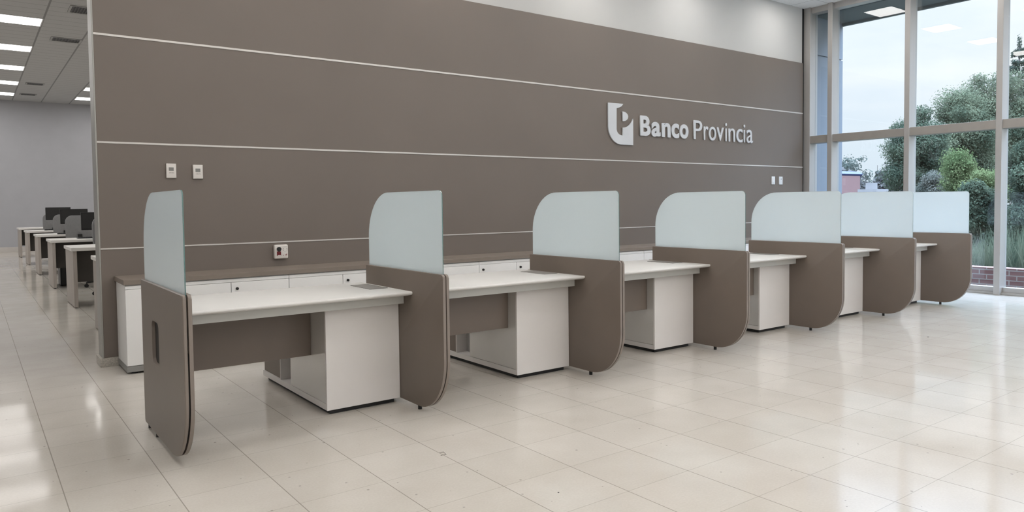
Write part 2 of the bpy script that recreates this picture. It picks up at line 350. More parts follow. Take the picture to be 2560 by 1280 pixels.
# ------------------------------------------------------------------ window wall
GX = 11.17
my = [6.345-1.19*i for i in range(14)]
struct('trim_5', B(WIN+0.01, GX+0.06, 6.69, 6.80, 0, CF, bevel=0.003), 'alu')
for i, y in enumerate(my):
    struct('trim_%d' % (6+i), B(WIN, GX+0.05, y-0.0375, y+0.0375, 0.0, CF, bevel=0.004), 'alu')
edges_y = [(my[0]+0.0375, 6.69)]+[(my[i+1]+0.0375, my[i]-0.0375) for i in range(13)]
for i, (y0, y1) in enumerate(edges_y):
    w = bpy.data.objects.new('window_%d' % (i+1), None); COL.objects.link(w); w.location = (GX, (y0+y1)/2, 0); w['kind'] = 'structure'; OFF[w.name] = Vector(w.location)
    obj('transom', B(WIN+0.025, GX+0.04, y0, y1, 2.222, 2.342, bevel=0.003), 'alu_dark', w)
    obj('head_rail', B(WIN+0.05, GX+0.04, y0, y1, 4.315, CF, bevel=0.003), 'alu', w)
    bm = bmesh.new(); box(bm, WIN+0.09, GX+0.04, y0, y1, 0.03, 0.10, bevel=0.003); box(bm, WIN+0.06, GX+0.04, y0, y1, 0.0, 0.032, bevel=0.002)
    obj('sill_rail', bm, 'alu', w)
    obj('upper_pane', B(GX, GX+0.008, y0, y1, 2.342, 4.315), 'pane', w)
    obj('lower_pane', B(GX, GX+0.008, y0, y1, 0.10, 2.222), 'pane', w)
bm = bmesh.new(); box(bm, GX+0.07, 12.11, 6.75, 7.1, -0.15, 3.68); box(bm, GX+0.07, 12.11, 6.75, 7.1, 3.70, 4.6); box(bm, GX+0.07, 12.09, 6.77, 7.1, 3.67, 3.71)
struct('wall_outside', bm, 'fin')
bm = bmesh.new(); box(bm, GX+0.07, 12.14, YR, 7.1, 4.31, 4.75); box(bm, 12.08, 12.14, YR, 7.1, 4.265, 4.32)
struct('ceiling_outside', bm, 'soffit')
struct('ground_outside', B(11.25, 140, -70, 120, -0.25, -0.15), 'ground')

# ------------------------------------------------------------------ ceiling lights and vents
def light(cx, cy, z, w, d, lampmat, label, group=None):
    t = empty('ceiling_light', (cx, cy, z), label, 'ceiling light', group)
    bm = bmesh.new(); f = 0.018
    for a in ((cx-w/2, cx+w/2, cy-d/2, cy-d/2+f), (cx-w/2, cx+w/2, cy+d/2-f, cy+d/2), (cx-w/2, cx-w/2+f, cy-d/2+f, cy+d/2-f), (cx+w/2-f, cx+w/2, cy-d/2+f, cy+d/2-f)):
        box(bm, *a, z-0.008, z)
    obj('frame', bm, 'lightframe', t)
    obj('diffuser', B(cx-w/2+f, cx+w/2-f, cy-d/2+f, cy+d/2-f, z-0.005, z-0.001), lampmat, t)
    return t
for cx in (10.05, 8.0, 6.08, 4.1, 2.1, 0.1, -1.9):
    for cy in (6.12, 4.54, 2.95, 1.36, -0.23, -1.82, -3.4, -5.0, -6.6, -8.2, -9.6):
        if cx < 0 and cy > 3.5: continue  # unseen left column and rows behind the camera added as fill light
        light(cx, cy, CF, 0.60, 0.50, 'front_lamp', 'square white light panel in the front ceiling, grid extended out of view for light', 'ceiling lights above the service counters')
names_r = ['nearest long white ceiling light at the top left edge', 'second nearest long white ceiling light on the left', 'third nearest long white ceiling light on the left, middle of the row', 'second farthest long white ceiling light on the left', 'farthest long white ceiling light on the left, close to the grey wall']
for i, cy in enumerate((15.43, 18.1, 20.66, 23.14, 25.4)):
    light(1.14-0.74, cy, CR, 1.48, 0.655, 'rear_lamp', names_r[i], 'long ceiling lights of the left row')
for i, cy in enumerate((25.38, 23.28)):
    light(2.64+0.74, cy, CR, 1.48, 0.655, 'rear_lamp', ['lower one of two ceiling lights half hidden by the brown wall edge', 'upper small sliver of ceiling light beside the brown wall edge'][i], 'ceiling lights beside the wall edge')
for cx in (0.4, 3.38, 4.9, 6.42, -1.12, -2.64, -4.16):  # unseen lamps, extra columns added to brighten the rear floor
    for cy in (9.9, 12.7, 15.43, 18.1, 20.66, 23.14, 25.4):
        if (cx == 0.4 and cy > 15) or (cx == 3.38 and cy > 23): continue
        light(cx, cy, CR, 1.48, 0.655, 'rear_lamp', 'unseen long ceiling light added to light the rear office', 'added ceiling lights of the rear office outside the view')
for i, (x0, x1, y0, y1) in enumerate([(1.42, 1.86, 13.85, 14.36), (1.36, 1.88, 16.56, 16.95), (1.28, 1.70, 22.85, 23.2), (1.25, 1.66, 25.05, 25.4)]):
    t = empty('ceiling_vent', ((x0+x1)/2, (y0+y1)/2, CR), ['dark slotted air vent in the grey ceiling, nearest, cut by the wall edge', 'dark slotted air vent in the grey ceiling, second nearest', 'thin grey ceiling vent, upper of the far pair', 'thin grey ceiling vent, lower of the far pair'][i], 'vent', 'ceiling vents')
    bm = bmesh.new(); f = 0.035
    for a in ((x0, x1, y0, y0+f), (x0, x1, y1-f, y1), (x0, x0+f, y0+f, y1-f), (x1-f, x1, y0+f, y1-f)): box(bm, *a, CR-0.012, CR-0.001)
    obj('frame', bm, 'vent', t)
    bm = bmesh.new(); nsl = 9
    for k in range(nsl):
        a = x0+f+(x1-x0-2*f)*k/nsl; box(bm, a+0.006, a+0.020, y0+f, y1-f, CR-0.011, CR-0.003)
    obj('slats', bm, 'ventslat', t)
    obj('duct_opening', B(x0+f, x1-f, y0+f, y1-f, CR-0.003, CR-0.0005), 'black', t)

# ------------------------------------------------------------------ wall cabinets
CY = 6.33
units = [(0.945, 2.240, [1.245, 1.745], [2]), (2.240, 3.250, [2.744], [1]), (3.250, 4.261, [3.755], []), (4.261, 5.262, [4.753], [0, 1]), (5.262, 6.742, [5.75, 6.25], []), (6.742, 8.240, [7.24, 7.74], []), (8.240, 9.740, [8.74, 9.24], [])]
clabels = ['white low wall cabinet with exposed left end, nearest the wall corner', 'white low wall cabinet with black lock behind the first desk', 'white low wall cabinet hidden mostly by the second frosted screen', 'white low wall cabinet with two black locks behind the second desk',
           'white low wall cabinet left of the thin dark joint behind the third desk', 'white low wall cabinet right of the thin dark joint behind the third desk', 'farthest white low wall cabinet, just showing beside the fourth screen']
for i, (x0, x1, js, locks) in enumerate(units):
    t = empty('wall_cabinet', ((x0+x1)/2, (CY+WY)/2, 0), clabels[i], 'cabinet', 'low white cabinets along the brown wall')
    obj('body', B(x0+0.002, x1-0.002, CY+0.018, WY-0.018, 0.062, 0.700, bevel=0.001, seg=1), 'cab_white', t)
    obj('top_rail', B(x0+0.002, x1-0.002, CY+0.001, CY+0.017, 0.667, 0.692, bevel=0.001, seg=1), 'cab_white', t)
    pl = obj('plinth', B(x0, x1, CY+0.002, WY-0.018, 0.016, 0.061), 'grey_plinth', t)
    bm = bmesh.new()
    for fx in (x0+0.06, x1-0.06):
        for fy in (CY+0.05, WY-0.08): cyl(bm, (fx, fy, 0.008), 0.025, 0.016)
    obj('feet', bm, 'black', pl)
    xs = [x0]+js+[x1]
    for k in range(len(xs)-1):
        d = obj('door', B(xs[k]+0.0025, xs[k+1]-0.0025, CY, CY+0.017, 0.065, 0.664, bevel=0.0015), 'cab_white', t)
        if k in locks:
            bm = bmesh.new(); cyl(bm, (xs[k]+0.048, CY-0.006, 0.610), 0.012, 0.012, 'y'); cyl(bm, (xs[k]+0.048, CY-0.016, 0.610), 0.007, 0.012, 'y')
            obj('lock', bm, 'black', d, smooth=True)
tag(obj('cabinet_top', B(0.935, 9.75, CY-0.012, WY-0.001, 0.702, 0.728+0.014, bevel=0.002), 'brown_top', origin=(5.3, 6.55, 0.70)), 'long brown worktop running over the low white cabinets along the wall', 'worktop')

# ------------------------------------------------------------------ dividers with frosted screens
XD = [0.797, 2.240, 3.713, 5.191, 6.688, 8.140, 9.545]
F0, F1, ZB, ZT = 3.716, 4.767, 0.030, 0.881
def panel_outline(f0=F0, f1=F1, z0=ZB, z1=ZT):
    p = [(f1-0.012, z0), (f1, z0+0.012), (f1, z1-0.006), (f1-0.006, z1)]
    p += arc(f0+0.022, z1-0.022, 0.022, 0.022, 90, 180, 6)
    p += arc(f0+0.31, z0+0.33, 0.31, 0.33, 180, 270, 20)
    return p
def screen_outline():
    a0, a1, b0, b1 = F0+0.030, F1-0.022, 0.60, 1.385
    p = [(a0, b0), (a1, b0)]
    p += arc(a1-0.30, b1-0.31, 0.30, 0.31, 0, 90, 16)
    p += arc(a0+0.035, b1-0.035, 0.035, 0.035, 90, 180, 6)
    return p
dlabels = ['nearest brown divider with a cut-out slot and frosted screen', 'second brown divider, left of the second desk, with frosted screen', 'third brown divider from the left with frosted screen', 'fourth brown divider from the left with frosted screen',
           'fifth brown divider from the left with frosted screen before the switches', 'sixth brown divider, second farthest, with frosted screen before the window', 'farthest brown divider beside the window with pale frosted screen']
def build_divider(X, slot, label):
    t = empty('privacy_divider', (X, (F0+F1)/2, 0), label, 'divider', 'brown dividers with frosted screens')
    def panel(a, b):
        bm, _ = prism(bmesh.new(), panel_outline(), 'x', a, b, bevel=0.0035)
        for f in bm.faces: f.material_index = 0 if abs(f.normal.x) > 0.9 else 1
        return bm
    near = obj('side_panel', panel(X, X+0.018), ['brown', 'brown_edge'], t, smooth=True)
    if slot:
        # slot cut through the near panel (outline bridged to the panel's own outline)
        bpy.data.objects.remove(near)
        so = arc(4.30+0.03, 0.638, 0.035, 0.035, 180, 90, 5)+arc(4.478-0.035, 0.638, 0.035, 0.035, 90, 0, 5)+arc(4.478-0.035, 0.470, 0.035, 0.035, 0, -90, 5)+arc(4.33, 0.470, 0.035, 0.035, -90, -180, 5)
        so = [(y, z+0.0) for y, z in so]
        bm = bmesh.new()
        rings = []
        for xx, sh in ((X+0.0, 0.0035), (X+0.0035, 0), (X+0.018-0.0035, 0), (X+0.018, 0.0035)):
            po = panel_outline(F0+sh, F1-sh, ZB+sh, ZT-sh); rings.append([bm.verts.new((xx, y, z)) for y, z in po])
        n = len(rings[0])
        for a, b in zip(rings[:-1], rings[1:]):
            for i in range(n): bm.faces.new((a[i], a[(i+1) % n], b[(i+1) % n], b[i]))
        srings = []
        for xx in (X, X+0.018): srings.append([bm.verts.new((xx, y, z)) for y, z in so])
        k = len(so)
        for i in range(k): bm.faces.new((srings[0][i], srings[0][(i+1) % k], srings[1][(i+1) % k], srings[1][i]))
        for ring, sr in ((rings[0], srings[0]), (rings[3], srings[1])):
            es = []
            for loop in (ring, sr):
                for i in range(len(loop)):
                    a, b = loop[i], loop[(i+1) % len(loop)]
                    e = bm.edges.get((a, b)) or bm.edges.new((a, b)); es.append(e)
            bmesh.ops.triangle_fill(bm, use_beauty=True, use_dissolve=False, edges=es)
        bm.normal_update()
        for f in bm.faces: f.material_index = 0 if abs(f.normal.x) > 0.9 else 1
        near = obj('side_panel', bm, ['brown', 'brown_edge'], t, smooth=True)
        obj('slot_shade', B(X+0.0175, X+0.0205, 4.285, 4.49, 0.425, 0.685), 'slot', near)  # dark sheet standing in for the shaded far panel behind the slot
    obj('side_panel', panel(X+0.025, X+0.043), ['brown', 'brown_edge'], t, smooth=True)
    bm, _ = prism(bmesh.new(), [(y, z) for y, z in panel_outline(F0+0.012, F1-0.012, ZB+0.012, 0.60)], 'x', X+0.0205 if slot else X+0.018, X+0.025)
    obj('core_strip', bm, 'dark_gap', t)
    bm, side = prism(bmesh.new(), screen_outline(), 'x', X+0.0185, X+0.0245)
    for f in side:
        f.material_index = 1
    sc = obj('frosted_screen', bm, ['frost', 'glass_edge'], t, label='frosted pale blue glass screen')
    bm = bmesh.new(); box(bm, X+0.018, X+0.025, F1-0.02, F1-0.004, 0.60, ZT-0.004)
    obj('end_spacer', bm, 'dark_gap', t)
    for fy in ((4.50, 4.72) if slot else (4.055, 4.66)):
        obj('foot', cyl(bmesh.new(), (X+0.0215, fy, 0.016), 0.013, 0.032), 'black', t, label='small black levelling foot')
    return t
d0 = build_divider(XD[0], True, dlabels[0])
d1 = build_divider(XD[1], False, dlabels[1])
for i in range(2, 7):
    c = copy_tree(d1); c.location = (XD[i], (F0+F1)/2, 0); c['label'] = dlabels[i]

# ------------------------------------------------------------------ service desks
DT, DFY, DBY = 0.749, 4.089, 4.85
klabels = ['nearest white service desk between first and second brown divider', 'second white service desk, between second and third brown divider', 'third white service desk, between third and fourth brown divider',
           'fourth white service desk, between fourth and fifth brown divider', 'fifth white service desk, second farthest, right of the fifth divider', 'farthest white service desk, touching the last divider by the window']
for i in range(6):
    xa, xb = XD[i]+0.044, XD[i+1]-0.001
    t = empty('service_desk', ((xa+xb)/2, 4.5, 0), klabels[i], 'desk', 'white service desks between the dividers')
    # desktop with a nosed front edge
    pts = [(DBY, 0.722), (DBY, DT-0.002), (DBY-0.002, DT)]+[(DFY+0.007, DT), (DFY+0.003, DT-0.0015), (DFY+0.001, DT-0.005), (DFY, DT-0.010), (DFY+0.002, DT-0.016), (DFY+0.010, DT-0.022), (DFY+0.032, 0.722)]
    bm, _ = prism(bmesh.new(), pts, 'x', xa, xb)
    obj('desktop', bm, 'white', t, smooth=True)
    fl = obj('cable_flap', B(xb-0.150, xb-0.028, 4.385, 4.685, DT-0.001, DT+0.0012, bevel=0.0008, seg=1), 'metal_flap', t, label='grey metal cable flap set in the desktop')
    bm = bmesh.new()
    for a in ((xb-0.154, xb-0.150, 4.381, 4.689), (xb-0.028, xb-0.024, 4.381, 4.689), (xb-0.150, xb-0.028, 4.381, 4.385), (xb-0.150, xb-0.028, 4.685, 4.689)): box(bm, *a, DT-0.002, DT+0.0018)
    obj('flap_rim', bm, 'flap_edge', fl)
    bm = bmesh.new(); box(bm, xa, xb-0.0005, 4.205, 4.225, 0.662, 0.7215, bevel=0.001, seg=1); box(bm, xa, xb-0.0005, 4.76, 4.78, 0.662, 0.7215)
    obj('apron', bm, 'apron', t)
    px = xb-0.505
    my_ = (4.525, 4.386, 4.365, 4.345, 4.34, 4.34)[i]
    obj('modesty_panel', B(xa, px-0.0005, my_, my_+0.018, 0.340 if i == 0 else 0.372, 0.70, bevel=0.001, seg=1), 'brown', t)
    bm = bmesh.new()
    box(bm, px, xb-0.0005, 4.279, 4.296, 0.031, 0.661, bevel=0.0012, seg=1)
    pd = obj('pedestal', bm, 'white_vert', t, label='white pedestal front board')
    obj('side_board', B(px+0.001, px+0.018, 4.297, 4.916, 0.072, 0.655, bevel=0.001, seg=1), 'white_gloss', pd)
    bm = bmesh.new(); box(bm, px, xb-0.002, 4.2965, 5.507, 0.031, 0.069, bevel=0.001, seg=1); box(bm, px, px+0.30, 5.118, 5.127, 0.0695, 0.655); box(bm, px+0.001, xb-0.002, 4.298, 5.507, 0.655, 0.672)
    box(bm, xb-0.018, xb-0.002, 4.298, 5.507, 0.069, 0.655)
    obj('carcass', bm, 'white_vert', pd)
    obj('recess_panel', B(px+0.10, px+0.12, 4.9165, 5.1175, 0.0695, 0.655), 'grey_panel', pd)
    obj('end_board', B(px+0.012, px+0.030, 5.1275, 5.507, 0.0695, 0.655), 'brown', pd, label='brown rear board of the pedestal')
    obj('plinth', B(px+0.03, xb-0.03, 4.31, 5.48, 0.0, 0.031), 'black', pd)

# tiny scraps lying on the floor
for k, (x, y, r) in enumerate([(2.080, 2.478, 0.0045), (7.194, 3.154, 0.009)]):
    bm = bmesh.new(); bmesh.ops.create_icosphere(bm, subdivisions=2, radius=r, matrix=Matrix.Translation((x, y, r*0.35)) @ Matrix.Diagonal((1, 0.8, 0.4, 1)))
    tag(obj('floor_crumb', bm, 'print' if k else 'black', smooth=True, origin=(x, y, 0)), ['tiny black crumb lying on the pale tiles at the bottom centre', 'tiny grey crumb lying on the pale tiles in front of the far dividers'][k], 'crumb')
bm = bmesh.new()
for a, b_ in (((1.915, 3.225, 0.0015), (1.945, 3.222, 0.0015)), ((1.945, 3.222, 0.0015), (1.955, 3.262, 0.0018)), ((1.955, 3.262, 0.0018), (1.932, 3.266, 0.0015))): tube(bm, a, b_, 0.0014)
tag(obj('wire_scrap', bm, 'print', origin=(1.934, 3.244, 0)), 'tiny bent wire scrap lying on the tiles before the second divider', 'scrap')
# ------------------------------------------------------------------ things on the brown wall
def wall_unit(name, x0, x1, z0, z1, dep, m, label, cat, group=None, bev=0.006):
    t = empty(name, ((x0+x1)/2, WY, (z0+z1)/2), label, cat, group)
    obj('housing', B(x0, x1, WY-dep, WY-0.0005, z0, z1, bevel=bev, seg=3), m, t, smooth=True)
    return t, WY-dep
for k, (x0, x1, z0, z1) in enumerate([(1.355, 1.433, 1.553, 1.676), (1.569, 1.649, 1.549, 1.670)]):
    t, f = wall_unit('thermostat', x0, x1, z0, z1, 0.022, 'plastic', ['white wall thermostat with small grey display, left of the pair', 'white wall thermostat with small grey display, right of the pair'][k], 'thermostat', 'pair of white thermostats', 0.003)
    w = x1-x0
    obj('display', B(x0+w*0.24, x0+w*0.74, f-0.001, f+0.002, z1-0.063, z1-0.033), 'lcd', t)
    bm = bmesh.new()
    for q in range(7): box(bm, x0+w*0.26+q*w*0.075, x0+w*0.26+q*w*0.075+0.004, f-0.0006, f+0.002, z1-0.083+0.0015*(q % 2), z1-0.077+0.001*(q % 3))
    obj('printed_legend', bm, 'print', t)
t, f = wall_unit('alarm_box', 2.253, 2.382, 0.812, 0.943, 0.045, 'plastic', 'small white box with black knob and red button on the brown wall', 'alarm box', None, 0.012)
bm = bmesh.new(); cyl(bm, (2.293, f-0.006, 0.903), 0.0205, 0.014, 'y', 28); obj('knob', bm, 'bezel', t, smooth=True)
obj('red_button', B(2.274, 2.313, f-0.004, f+0.002, 0.840, 0.881, bevel=0.003), 'red', t)
obj('button_label', B(2.279, 2.309, f-0.0046, f-0.0035, 0.840, 0.848), 'plastic', t)
bm = bmesh.new()
for a in ((2.330, 2.333, 0.888, 0.908), (2.333, 2.340, 0.905, 0.908), (2.333, 2.340, 0.888, 0.891), (2.368, 2.371, 0.886, 0.908), (2.363, 2.368, 0.905, 0.908), (2.340, 2.364, 0.882, 0.884), (2.326, 2.371, 0.921, 0.923)): box(bm, a[0], a[1], f-0.0008, f+0.002, a[2], a[3])
obj('printed_marks', bm, 'print', t)
bm = bmesh.new(); prism(bm, [(2.350, 0.842), (2.352, 0.849), (2.370, 0.860), (2.370, 0.840)], 'y', f-0.0008, f+0.002); box(bm, 2.331, 2.338, f-0.0008, f+0.002, 0.840, 0.848)
obj('red_emblem', bm, 'redprint', t)
for k, (x0, x1) in enumerate([(10.088, 10.174), (10.286, 10.379)]):
    t, f = wall_unit('wall_switch', x0, x1, 1.553, 1.678, 0.012, 'plastic_cool', ['plain white wall switch plate left of its twin by the window', 'white wall switch plate with a small dark dot by the window'][k], 'switch', 'white switch plates by the window', 0.003)
    xm = (x0+x1)/2
    if k == 0: obj('rocker', B(xm-0.016, xm+0.016, f-0.004, f+0.002, 1.582, 1.650, bevel=0.002), 'plastic_cool', t)
    else: obj('indicator', cyl(bmesh.new(), (xm+0.004, f-0.001, 1.640), 0.007, 0.006, 'y'), 'lcd', t)

# raised sign
def zoutline(name, pts, parent, depth0=0.006, depth1=0.022):
    bm, _ = prism(bmesh.new(), pts, 'y', WY-depth1, WY-depth0, bevel=0.0015, seg=1); return obj(name, bm, 'sign', parent)
sg = empty('wall_sign', (8.0, WY, 2.30), 'raised silver two-word lettering with a curved emblem on the brown wall', 'sign')
emain = [(6.554, 2.569), (6.823, 2.571), (6.812, 2.556), (6.795, 2.541), (6.772, 2.528), (6.742, 2.517), (6.701, 2.509)]
emain += arc(6.813, 2.240, 0.113, 0.078, 180, 270, 10)+[(6.814, 2.266)]+arc(6.814, 2.478, 0.205, 0.212, 271, 332, 10)+[(7.004, 2.394), (7.004, 2.046)]+arc(6.785, 2.275, 0.231, 0.229, 270, 180, 16)
ebowl = [(6.800, 2.472)]+arc(6.815, 2.411, 0.098, 0.062, 88, -90, 14)+[(6.815, 2.452), (6.811, 2.462)]
zoutline('emblem', emain, sg); zoutline('emblem_dot', ebowl, sg)
CAP, XH, BASE = 0.265, 0.193, 2.179
letters = [('B', 7.138, 7.335, 1, 0.030), ('a', 7.355, 7.531, 0, 0.030), ('n', 7.558, 7.731, 0, 0.030), ('c', 7.752, 7.907, 0, 0.030), ('o', 7.921, 8.102, 0, 0.030),
           ('P', 8.216, 8.398, 1, 0.0), ('r', 8.437, 8.534, 0, 0.0), ('o', 8.551, 8.709, 0, 0.0), ('v', 8.725, 8.885, 0, 0.0), ('i', 8.926, 8.956, 1, 0.0), ('n', 8.999, 9.151, 0, 0.0), ('c', 9.187, 9.335, 0, 0.0), ('i', 9.365, 9.395, 1, 0.0), ('a', 9.436, 9.585, 0, 0.0)]
for ch, x0, x1, tall, bold in letters:
    cu = bpy.data.curves.new('letter', 'FONT'); cu.body = ch; cu.size = 1.0; cu.offset = bold; cu.extrude = 0.5; cu.fill_mode = 'BOTH'; cu.resolution_u = 8
    tmp = bpy.data.objects.new('letter_tmp', cu); COL.objects.link(tmp)
    dg = bpy.context.evaluated_depsgraph_get(); dg.update()
    me = bpy.data.meshes.new_from_object(tmp.evaluated_get(dg)); bpy.data.objects.remove(tmp)
    xs = [v.co.x for v in me.vertices]; ys = [v.co.y for v in me.vertices]
    a, b, c, d = min(xs), max(xs), min(ys), max(ys)
    H_ = (CAP if tall else XH); over = 0.004 if ch in 'aco' else 0.0
    for v in me.vertices:
        X = x0+(v.co.x-a)/(b-a)*(x1-x0); Z = BASE-over+(v.co.y-c)/(d-c)*(H_+over+(0.002 if ch in 'aco' else 0)); Y = WY-0.014-v.co.z*0.015
        v.co = (X-OFF[sg.name].x, Y-OFF[sg.name].y, Z-OFF[sg.name].z)
    me.materials.clear(); me.materials.append(MT['sign'])
    o = bpy.data.objects.new('letter', me); COL.objects.link(o); o.parent = sg

# ------------------------------------------------------------------ rear office
RY = [(8.15, 9.08), (11.01, 11.92), (13.97, 14.88), (17.05, 18.0), (20.3, 21.38), (23.66, 24.74)]
rl = ['white rear desk, only its corner showing beside the wall edge', 'nearest fully seen rear desk with white top and taupe end panel', 'second rear desk from the wall edge, dark computer tower beneath', 'third rear desk from the wall edge, middle of the row', 'fourth rear desk, second from the grey far wall', 'farthest rear desk, standing before the grey far wall']
RX0, RX1, RT = 1.055, 2.75, 0.790
for i, (y0, y1) in enumerate(RY):
    t = empty('office_desk', ((RX0+RX1)/2, (y0+y1)/2, 0), rl[i], 'desk', 'row of rear office desks')
    obj('desktop', B(RX0-0.018, RX1+0.018, y0-0.015, y1+0.015, RT-0.042, RT, bevel=0.004), 'rear_top', t)
    for x in (RX0, RX1-0.045): obj('end_panel', B(x, x+0.045, y0, y1, 0.012, RT-0.0425, bevel=0.002), 'taupe', t)
    obj('modesty_board', B(RX0+0.0455, RX1-0.0455, y0+0.36, y0+0.38, 0.31, RT-0.045), 'taupe_dark', t)
    bm = bmesh.new()
    for x in (RX0+0.022, RX1-0.022):
        for y in (y0+0.06, y1-0.06): cyl(bm, (x, y, 0.006), 0.016, 0.012)
    obj('feet', bm, 'black', t)
def monitor(x0, w, h, y, zb, dz, label):
    t = empty('monitor', (x0+w/2, y, dz), label, 'monitor', 'dark monitors on the rear desks')
    obj('casing', B(x0, x0+w, y, y+0.035, zb, zb+h, bevel=0.006), 'bezel', t)
    obj('screen', B(x0+0.018, x0+w-0.018, y-0.001, y+0.004, zb+0.03, zb+h-0.018), 'screen', t)
    obj('stand', B(x0+w/2-0.03, x0+w/2+0.03, y+0.036, y+0.055, dz+0.01, zb+h*0.5, bevel=0.004), 'bezel', t)
    obj('base', B(x0+w/2-0.12, x0+w/2+0.12, y-0.06, y+0.12, dz+0.0005, dz+0.012, bevel=0.004), 'case', t)
monitor(1.48, 0.53, 0.31, 21.1, 1.03, RT, 'dark monitor standing farthest left in the row, before the grey wall')
monitor(1.50, 0.50, 0.31, 17.75, 0.985, RT, 'middle dark monitor between two grey chair backs')
monitor(1.545, 0.50, 0.31, 14.65, 0.925, RT, 'dark monitor nearest the wall edge, partly cut off')
for k, (x, y) in enumerate([(1.42, 20.75), (1.40, 17.30), (1.45, 14.40)]):
    t = empty('keyboard', (x+0.22, y, RT), ['dark keyboard on the farther rear desk with a monitor', 'dark keyboard on the middle rear desk', 'dark keyboard on the rear desk nearest the wall edge'][k], 'keyboard', 'keyboards on the rear desks')
    obj('body', B(x, x+0.44, y-0.07, y+0.07, RT+0.0005, RT+0.02, bevel=0.004), 'case', t)
    bm = bmesh.new()
    for r in range(4):
        for q in range(12): box(bm, x+0.016+q*0.0345, x+0.044+q*0.0345, y-0.06+r*0.03, y-0.036+r*0.03, RT+0.0195, RT+0.025)
    obj('keys', bm, 'bezel', t)
t = empty('computer_tower', (1.30, 14.42, 0), 'black computer tower standing on the floor under the rear desk', 'computer')
obj('case', B(1.19, 1.40, 14.38, 14.82, 0.012, 0.42, bevel=0.006), 'case', t)
obj('front_bezel', B(1.195, 1.395, 14.365, 14.381, 0.016, 0.415, bevel=0.004), 'bezel', t)
bm = bmesh.new(); box(bm, 1.215, 1.375, 14.360, 14.368, 0.34, 0.375); box(bm, 1.215, 1.375, 14.360, 14.368, 0.295, 0.33); obj('drive_bay', bm, 'screen', t)
bm = bmesh.new()
for fx in (1.21, 1.38):
    for fy in (14.42, 14.78): cyl(bm, (fx, fy, 0.006), 0.015, 0.012)
obj('feet', bm, 'black', t)

def make_chair(label):
    t = empty('office_chair', (0, 0, 0), label, 'chair', 'grey swivel chairs at the rear desks')
    bm = bmesh.new(); box(bm, -0.24, 0.24, -0.24, 0.24, 0.45, 0.53, bevel=0.03, seg=3); obj('seat', bm, 'chair_grey', t, smooth=True)
    pts = [(-0.235, 0.62), (0.235, 0.62), (0.245, 0.90)]+arc(0.245-0.13, 1.13-0.13+0.04, 0.13, 0.13, 0, 90, 8)+arc(-0.245+0.13, 1.13-0.13+0.04, 0.13, 0.13, 90, 180, 8)+[(-0.245, 0.90)]
    bm, _ = prism(bmesh.new(), pts, 'y', -0.29, -0.24, bevel=0.012, seg=2); obj('backrest', bm, 'chair_grey', t, smooth=True)
    bm = bmesh.new(); box(bm, -0.04, 0.04, -0.325, -0.291, 0.42, 0.80, bevel=0.006); box(bm, -0.04, 0.04, -0.30, -0.10, 0.415, 0.449, bevel=0.006); obj('back_bracket', bm, 'black', t)
    obj('column', cyl(bmesh.new(), (0, 0, 0.26), 0.028, 0.38), 'black', t, smooth=True)
    for k in range(5):
        a = math.radians(90+72*k+18); ca, sa = math.cos(a), math.sin(a)
        bm = bmesh.new(); tube(bm, (0.02*ca, 0.02*sa, 0.115), (0.29*ca, 0.29*sa, 0.085), 0.026, 0.017); arm = obj('base_arm', bm, 'black', t, smooth=True)
        bm = bmesh.new(); cyl(bm, (0.30*ca-0.013*sa, 0.30*sa+0.013*ca, 0.030), 0.030, 0.018, 'x' if abs(ca) < 0.7 else 'y', 14); cyl(bm, (0.30*ca+0.013*sa, 0.30*sa-0.013*ca, 0.030), 0.030, 0.018, 'x' if abs(ca) < 0.7 else 'y', 14); tube(bm, (0.295*ca, 0.295*sa, 0.03), (0.295*ca, 0.295*sa, 0.09), 0.010)
        obj('caster', bm, 'black', arm)
    for s in (-1, 1):
        bm = bmesh.new(); box(bm, s*0.255-0.02, s*0.255+0.02, -0.16, 0.14, 0.68, 0.705, bevel=0.008); box(bm, s*0.255-0.014, s*0.255+0.014, -0.03, 0.02, 0.47, 0.682); obj('armrest', bm, 'black', t)
    return t
c0 = make_chair('grey swivel chair with rounded back, farthest, before the left monitor')
places = [(1.77, 20.25, 0.05, None), (1.75, 16.98, -0.06, 'grey swivel chair with rounded back, between middle and right monitor'), (1.80, 13.85, 0.1, 'grey swivel chair before the rear desk nearest the wall edge, mostly hidden'),
          (1.74, 12.58, 2.9, 'grey swivel chair whose back edge meets the wall edge'), (1.80, 23.42, 0.0, 'grey swivel chair at the farthest rear desk, only casters showing')]
for k, (x, y, rz, lb) in enumerate(places):
    c = c0 if k == 0 else copy_tree(c0)
    c.location = (x, y, 0); c.rotation_euler = (0, 0, rz)
    if lb: c['label'] = lb

